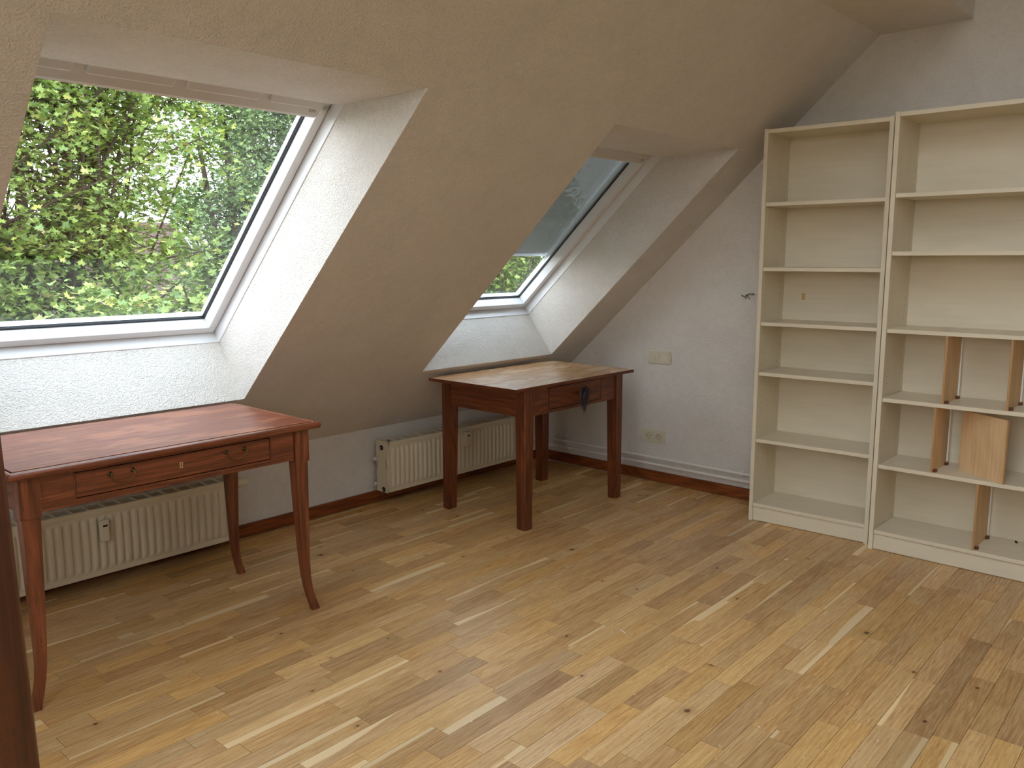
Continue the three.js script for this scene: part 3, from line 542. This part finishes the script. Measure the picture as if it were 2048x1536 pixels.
// ------------------------------------------------------------------ things on the gable wall
{
  const pipes = [[0.153, 'upper cream heating pipe running along the wall above the skirting'], [0.112, 'lower cream heating pipe running along the wall above the skirting']];
  pipes.forEach(([y, label], i) => {
    const t = thing('heating_pipe', label, 'pipe', [4.218, y, -2.4]);
    const g = tube(i ? [[0, 0, -0.95], [0, 0, -0.5], [0, 0, 0.53]] : [[-0.36, 0.02, -1.16], [-0.2, 0.0, -1.16], [-0.03, 0, -1.15], [0, 0, -1.12], [0, 0, -1.0], [0, 0, 0.53]], 0.0085, 60, 12); part('tube', g, M.pipe, t);
    for (const z of i ? [-0.945, -0.12] : [-0.945, 0.30]) { part('bracket', bx(-0.004, 0.030, -0.006, 0.006, z - 0.006, z + 0.006, 0.001), M.pipe, t); const r = cyl(0.0125, 0.0125, 0.016, 18); r.rotateX(Math.PI / 2); r.translate(0, 0, z); part('clip_ring', r, M.pipe, t); }
    if (i) { const e = tube([[0, 0, -0.95], [0, 0, -1.0], [-0.01, 0.0, -1.06], [-0.06, 0, -1.08], [-0.35, 0, -1.09]], 0.0085, 30, 10); part('elbow', e, M.pipe, t); }
  });
  // double switch
  const s = thing('light_switch', 'double cream light switch plate on the gable wall', 'switch', [XF, 0.762, -2.6715], -Math.PI / 2);
  part('frame', bx(-0.0755, 0.0755, -0.0395, 0.0395, 0, 0.009, 0.004, 3), M.plastic, s);
  for (const k of [-0.0355, 0.0355]) {
    const r = part('rocker', bx(k - 0.029, k + 0.029, -0.029, 0.029, 0.008, 0.0125, 0.002), M.plastic, s);
    if (k < 0) part('button', bx(k - 0.014, k + 0.014, -0.014, 0.014, 0.012, 0.0165, 0.002), M.plastic, r); else part('window', bx(k - 0.0165, k + 0.0165, -0.0165, 0.0165, 0.0120, 0.0128), M.meter, r);
  }
  const o = thing('wall_socket', 'double cream power socket low on the gable wall', 'socket', [XF, 0.2785, -2.6965], -Math.PI / 2);
  { // frame with two round openings
    const f = new THREE.Shape(); f.moveTo(-0.0745, -0.0385); f.lineTo(0.0745, -0.0385); f.lineTo(0.0745, 0.0385); f.lineTo(-0.0745, 0.0385); f.closePath();
    for (const k of [-0.0355, 0.0355]) { const h = new THREE.Path(); h.absarc(k, 0, 0.0205, 0, 6.2832, true); f.holes.push(h); }
    const g = new THREE.ExtrudeGeometry(f, { depth: 0.008, bevelEnabled: true, bevelSize: 0.001, bevelThickness: 0.001, bevelSegments: 2, curveSegments: 24 }); g.translate(0, 0, 0.0); part('frame', g, M.plastic, o);
  }
  for (const k of [-0.0355, 0.0355]) {
    const ins = new THREE.Shape(); ins.moveTo(k - 0.029, -0.029); ins.lineTo(k + 0.029, -0.029); ins.lineTo(k + 0.029, 0.029); ins.lineTo(k - 0.029, 0.029); ins.closePath(); const h = new THREE.Path(); h.absarc(k, 0, 0.0195, 0, 6.2832, true); ins.holes.push(h);
    const g = new THREE.ExtrudeGeometry(ins, { depth: 0.004, bevelEnabled: true, bevelSize: 0.0008, bevelThickness: 0.0008, bevelSegments: 1, curveSegments: 24 }); g.translate(0, 0, 0.009); const e = part('insert', g, M.plastic, o);
    const w = cyl(0.0195, 0.0195, 0.0006, 24); w.rotateX(Math.PI / 2); w.translate(k, 0, 0.0006); part('well', w, M.plastic, e);
    const hub = cyl(0.0125, 0.0115, 0.006, 20); hub.rotateX(Math.PI / 2); hub.translate(k, 0, 0.0038); part('hub', hub, M.plastic, e);
    for (const q of [-1, 1]) { const ph = cyl(0.0026, 0.0026, 0.0006, 10); ph.rotateX(Math.PI / 2); ph.translate(k + q * 0.0075, 0, 0.0070); part('pin_hole', ph, M.dark, e); part('earth_clip', bx(k - 0.002, k + 0.002, q * 0.0165 - 0.002, q * 0.0165 + 0.002, 0.0010, 0.0115, 0.0005), M.steel, e); }
  }
  // loose wire ends
  const wz = thing('loose_wires', 'short twisted wire ends sticking out of the wall beside the narrow bookcase', 'wires', [XF - 0.006, 1.142, -2.11]);
  const wire = (pts, mat) => part('wire', tube(pts, 0.0018, 30, 6), mat, wz);
  const gr = S({ color: '#3f5638', roughness: 0.5 }), bk = S({ color: '#2b241f', roughness: 0.5 }), br = S({ color: '#5b4334', roughness: 0.5 });
  wire([[0.006, 0.012, 0.026], [-0.02, 0.016, 0.018], [-0.03, 0.010, 0.0], [-0.026, 0.0, -0.01], [-0.03, -0.008, 0.0], [-0.032, -0.010, -0.008], [-0.028, 0.002, -0.014]], gr);
  wire([[0.006, 0.010, 0.022], [-0.018, 0.014, 0.012], [-0.024, 0.004, -0.004], [-0.026, -0.002, -0.018], [-0.024, 0.001, -0.034]], br);
  wire([[0.006, 0.008, 0.024], [-0.016, 0.012, 0.010], [-0.024, 0.006, -0.002], [-0.026, -0.006, 0.008], [-0.026, -0.015, 0.015]], bk);
  wire([[-0.024, 0.003, -0.02], [-0.026, 0.004, -0.030], [-0.025, 0.009, -0.038]], br);
  part('terminal_block', bx(-0.024, -0.012, 0.006, 0.018, 0.016, 0.028, 0.002), S({ color: '#8d8a78', roughness: 0.5 }), wz, 'small grey terminal block');
}

// ------------------------------------------------------------------ dark board close to the camera
{
  const t = thing('tall_wooden_panel', 'tall dark red-brown wooden panel with a rounded edge standing before the writing desk', 'panel', [0.282, 0, -0.92], 0.16);
  t.rotation.z = 0.022;
  part('board', uvm(bx(-0.32, 0, 0.003, 2.02, -0.045, -0.012, 0.004), 'y', 1, 0.5, 0.2, 0.1), M.doorWood, t);
  part('edge_post', uvm(bx(-0.04, 0.004, 0.003, 2.02, -0.05, -0.006, 0.008, 3), 'y', 1, 0.5, 0.6, 0.7), M.doorWood, t);
}

// ------------------------------------------------------------------ flecks on the floor
{
  const R = rng(404), flake = new THREE.IcosahedronGeometry(1, 0), m = S({ color: '#e9dfd0', roughness: 0.8 });
  const spots = [[1.72, -1.28], [1.98, -1.02], [2.05, -1.35], [2.20, -1.18], [2.28, -1.5], [2.42, -1.32], [2.14, -0.98], [2.55, -1.1], [1.9, -1.55], [2.36, -1.66], [2.62, -1.42], [2.75, -1.25], [2.08, -0.82], [2.5, -0.86], [1.6, -1.62], [2.22, -1.83], [2.7, -1.72], [1.36, -2.02], [1.12, -2.22], [2.92, -1.52], [2.3, -0.7], [2.66, -0.62]];
  spots.forEach(([x, z], i) => { const f = i ? new THREE.Mesh(flake, m) : shade(new THREE.Mesh(flake, m)); f.name = numbered('paint_flake'); f.userData = { label: 'tiny white paint flake lying on the oak floor', category: 'flake', group: 'paint flakes scattered on the floor' }; f.scale.set(0.0016 + 0.003 * R(), 0.0008, 0.0012 + 0.002 * R()); f.rotation.y = R() * 6; f.position.set(x, 0.001, z); shade(f); scene.add(f); });
  const g = loft([[0, 0, 0, 0.0028, 0.0012], [0.022, 0.0005, 0, 0.0034, 0.0012], [0.044, 0.0015, 0, 0.001, 0.0008]]); g.rotateX(Math.PI / 2); const s = solo('splinter', g, m, 'thin pale splinter lying on the oak floor', 'splinter'); s.position.set(2.385, 0.0012, -1.615); s.rotation.y = 2.7;
}

// ------------------------------------------------------------------ outside
{
  const g = new THREE.PlaneGeometry(120, 120); g.rotateX(-Math.PI / 2); g.translate(0, -6.5, 0); wall('ground', uvm(g, 'x', 3, 3), M.grass, 'green ground far below');
  // neighbouring house: tiled roof turned towards us
  const h = thing('neighbouring_house', 'house with a brown pantile roof seen behind the maple trees', 'house', [5.2, 0, -18]);
  const ang = 40 * D2R, len = 4.5, x0 = -4.0, x1 = 3.6, ry = 2.05;
  const deck = new THREE.Matrix4().makeRotationX(ang); // slope falls towards +z
  const dg = bx(x0, x1, -0.12, -0.03, 0, len); dg.applyMatrix4(deck); dg.translate(0, ry, 0); part('roof_deck', dg, M.render, h);
  const bg = bx(x0, x1, -0.12, -0.03, -len, 0); bg.applyMatrix4(new THREE.Matrix4().makeRotationX(-ang)); bg.translate(0, ry, 0); part('rear_roof', bg, M.tile, h);
  part('wall', bx(x0 + 0.3, x1 - 0.3, -6.5, ry - 2.9 + 0.1, -3.1, 3.1), M.render, h);
  part('gable', (() => { const s = new THREE.Shape(); s.moveTo(-3.1, -1); s.lineTo(3.1, -1); s.lineTo(0, ry - 0.12); s.closePath(); const q = new THREE.ExtrudeGeometry(s, { depth: x1 - x0 - 0.6, bevelEnabled: false }); q.rotateY(Math.PI / 2); q.translate(x0 + 0.3, 0, 0); return q; })(), M.render, h);
  const cols = 23, rows = 13, tw = (x1 - x0) / cols, tl = len / rows, tp = [], R = rng(8);
  const prof = [0, 0.18, 0.36, 0.54, 0.72, 0.88, 1].map((u) => [u * tw * 1.06 - tw / 2, u < 0.72 ? -0.028 * Math.sin(u / 0.72 * Math.PI) + 0.012 : 0.012 + 0.034 * Math.sin((u - 0.72) / 0.28 * Math.PI)]);
  const pos = []; const tri = (a, b, c) => pos.push(...a, ...b, ...c);
  for (let i = 0; i + 1 < prof.length; i++) { const [xa, ya] = prof[i], [xb, yb] = prof[i + 1], a = [xa, ya, 0], b = [xb, yb, 0], c = [xb, yb + 0.03, tl * 1.12], d = [xa, ya + 0.03, tl * 1.12], e = [xb, yb + 0.006, tl * 1.12], f = [xa, ya + 0.006, tl * 1.12]; tri(a, d, c); tri(a, c, b); tri(d, f, e); tri(d, e, c); }
  const tg = new THREE.BufferGeometry(); tg.setAttribute('position', new THREE.Float32BufferAttribute(pos, 3)); tg.computeVertexNormals(); const tileGeo = uvm(tg, 'z', 1, 1);
  const mats = [0, 1, 2, 3].map((i) => { const k = M.tile.clone(); k.color.multiplyScalar(0.8 + 0.12 * i); return k; });
  for (let r = 0; r < rows; r++) for (let c = 0; c < cols; c++) { const m = part('roof_tile', tileGeo, mats[Math.floor(R() * 4)], h); m.rotation.x = ang; const zz = r * tl; m.position.set(x0 + tw * (c + 0.5), ry - zz * Math.sin(ang) - 0.02 * Math.cos(ang), zz * Math.cos(ang)); }
  part('ridge', (() => { const q = new THREE.CylinderGeometry(0.11, 0.11, x1 - x0, 12, 1, false); q.rotateZ(Math.PI / 2); q.translate((x0 + x1) / 2, ry - 0.03, 0); return q; })(), M.tile, h);
}
// maple leaf: five pointed lobes, lightly folded along the midrib
const leafGeo = (() => {
  const o = [[0, 0], [0.10, 0.10], [0.34, 0.04], [0.26, 0.20], [0.52, 0.34], [0.30, 0.40], [0.34, 0.56], [0.16, 0.52], [0, 1.0]], pos = [];
  const z = (x) => 0.22 * Math.abs(x);
  for (const s of [1, -1]) for (let i = 1; i + 1 < o.length; i++) { const a = [0, 0.28, 0], b = [s * o[i][0], o[i][1], z(o[i][0])], c = [s * o[i + 1][0], o[i + 1][1], z(o[i + 1][0])]; if (s > 0) pos.push(...a, ...b, ...c); else pos.push(...a, ...c, ...b); }
  const g = new THREE.BufferGeometry(); g.setAttribute('position', new THREE.Float32BufferAttribute(pos, 3)); g.computeVertexNormals(); return g;
})();
function tree(name, label, base, o) {
  const R = rng(o.seed), t = thing(name, label, 'tree', base), wood = [], tips = [], G = () => (R() + R() + R() + R() - 2) * 0.9;
  const limb = (a, b, r0, r1, bend) => {
    const m = a.clone().lerp(b, 0.5).add(V3(G() * bend, G() * bend * 0.6, G() * bend)), cv = new THREE.CatmullRomCurve3([a, m, b]), n = 6, g = new THREE.TubeGeometry(cv, n, 1, 6), p = g.attributes.position, c = V3();
    for (let i = 0; i <= n; i++) { cv.getPointAt(i / n, c); const r = lerp(r0, r1, i / n); for (let k = 0; k < 7; k++) { const q = i * 7 + k; p.setXYZ(q, c.x + (p.getX(q) - c.x) * r, c.y + (p.getY(q) - c.y) * r, c.z + (p.getZ(q) - c.z) * r); } }
    wood.push(g); return cv;
  };
  const crown = () => { for (;;) { const x = R() * 2 - 1, y = R() * 2 - 1, z = R() * 2 - 1, d = x * x + y * y + z * z; if (d < 1 && d > 0.08) return V3(o.crown[0] + x * o.size[0], o.crown[1] + y * o.size[1], o.crown[2] + z * o.size[2]); } };
  for (const st of o.stems) {
    const cv = limb(V3(st[0], 0, st[1]), V3(st[2], st[3], st[4]), o.r, o.r * 0.3, 0.25);
    for (let i = 0; i < o.branches; i++) {
      const k = 0.45 + 0.53 * R(), a = cv.getPointAt(k); let b = crown(); if (b.y < a.y - 0.5) b.y = a.y + R() * 0.4;
      const c2 = limb(a, b, o.r * 0.28 * (1.2 - k), 0.008, 0.2);
      for (let j = 0; j < o.twigs; j++) { const q = c2.getPointAt(0.25 + 0.72 * R()), e = q.clone().add(V3(G() * 0.5, G() * 0.42, G() * 0.5)); limb(q, e, 0.007, 0.003, 0.06); tips.push([q, e]); }
      tips.push([a.clone().lerp(b, 0.7), b]);
    }
  }
  part('trunk', merge(wood), M.bark, t);
  const im = new THREE.InstancedMesh(leafGeo, M.leaf, o.leaves), mt = new THREE.Matrix4(), q = new THREE.Quaternion(), e = new THREE.Euler(), col = new THREE.Color(), sc = V3(), ps = V3();
  for (let i = 0; i < o.leaves; i++) {
    const [a, b] = tips[Math.floor(R() * tips.length)]; ps.copy(a).lerp(b, 0.15 + R()).add(V3(G() * o.spread, G() * o.spread * 0.8, G() * o.spread));
    e.set(-Math.PI / 2 + G() * 0.9 + 0.4, R() * 6.283, G() * 0.8, 'YXZ'); q.setFromEuler(e); const k = o.leaf * (0.6 + 0.7 * R()); sc.set(k, k, k); mt.compose(ps, q, sc); im.setMatrixAt(i, mt);
    const pal = o.palette[Math.floor(R() * R() * o.palette.length)], j = 0.66 + 0.40 * R(); col.setRGB(pal[0] * j, pal[1] * j, pal[2] * j * (0.8 + 0.4 * R())); im.setColorAt(i, col);
  }
  im.name = 'foliage'; im.userData.kind = 'stuff'; shade(im); t.add(im);
}
const GREEN = [[0.30, 0.40, 0.10], [0.35, 0.46, 0.12], [0.22, 0.33, 0.11], [0.46, 0.52, 0.12], [0.56, 0.54, 0.16], [0.54, 0.42, 0.20]], PALE = [[0.30, 0.42, 0.18], [0.26, 0.36, 0.17], [0.36, 0.46, 0.20], [0.46, 0.52, 0.22]];
tree('maple_tree', 'large maple with slender stems filling most of the view through the clear skylight', [2.75, -6.5, -8.6], { seed: 1, stems: [[0, 0, -0.1, 12.6, 0.1], [0.2, 0.1, 1.0, 12.6, -0.2], [-0.2, 0, -1.2, 12.4, 0.3], [0.15, -0.2, 0.5, 13.0, 0.5]], r: 0.085, branches: 36, twigs: 8, crown: [-0.25, 9.9, 0], size: [2.7, 4.0, 1.4], leaves: 84000, leaf: 0.078, spread: 0.24, palette: GREEN });
tree('maple_tree', 'paler maple farther off beside the large one', [7.1, -6.5, -11.6], { seed: 2, stems: [[0, 0, 0.1, 11.2, 0], [0.1, 0, -0.9, 10.6, 0.4], [-0.1, 0.1, -1.2, 9.6, 0.3]], r: 0.10, branches: 24, twigs: 8, crown: [0, 9.2, 0], size: [2.0, 3.0, 1.2], leaves: 56000, leaf: 0.08, spread: 0.26, palette: PALE });
tree('young_maple', 'low bushy maple top just above the sill of the clear skylight', [3.9, -6.5, -6.3], { seed: 3, stems: [[0, 0, 0, 7.6, 0], [0.1, 0.1, -0.7, 7.3, 0.1]], r: 0.05, branches: 24, twigs: 8, crown: [-0.5, 7.0, 0], size: [1.5, 0.95, 0.4], leaves: 20000, leaf: 0.07, spread: 0.14, palette: GREEN });
tree('maple_tree', 'maple seen through the uncovered strip of the screened skylight', [9.6, -6.5, -9.0], { seed: 4, stems: [[0, 0, 0.2, 8.6, 0], [0.1, 0.1, -0.8, 8.4, 0.3]], r: 0.09, branches: 20, twigs: 8, crown: [0, 7.8, 0], size: [2.2, 1.9, 1.6], leaves: 26000, leaf: 0.09, spread: 0.22, palette: GREEN });

renderer.render(scene, camera);
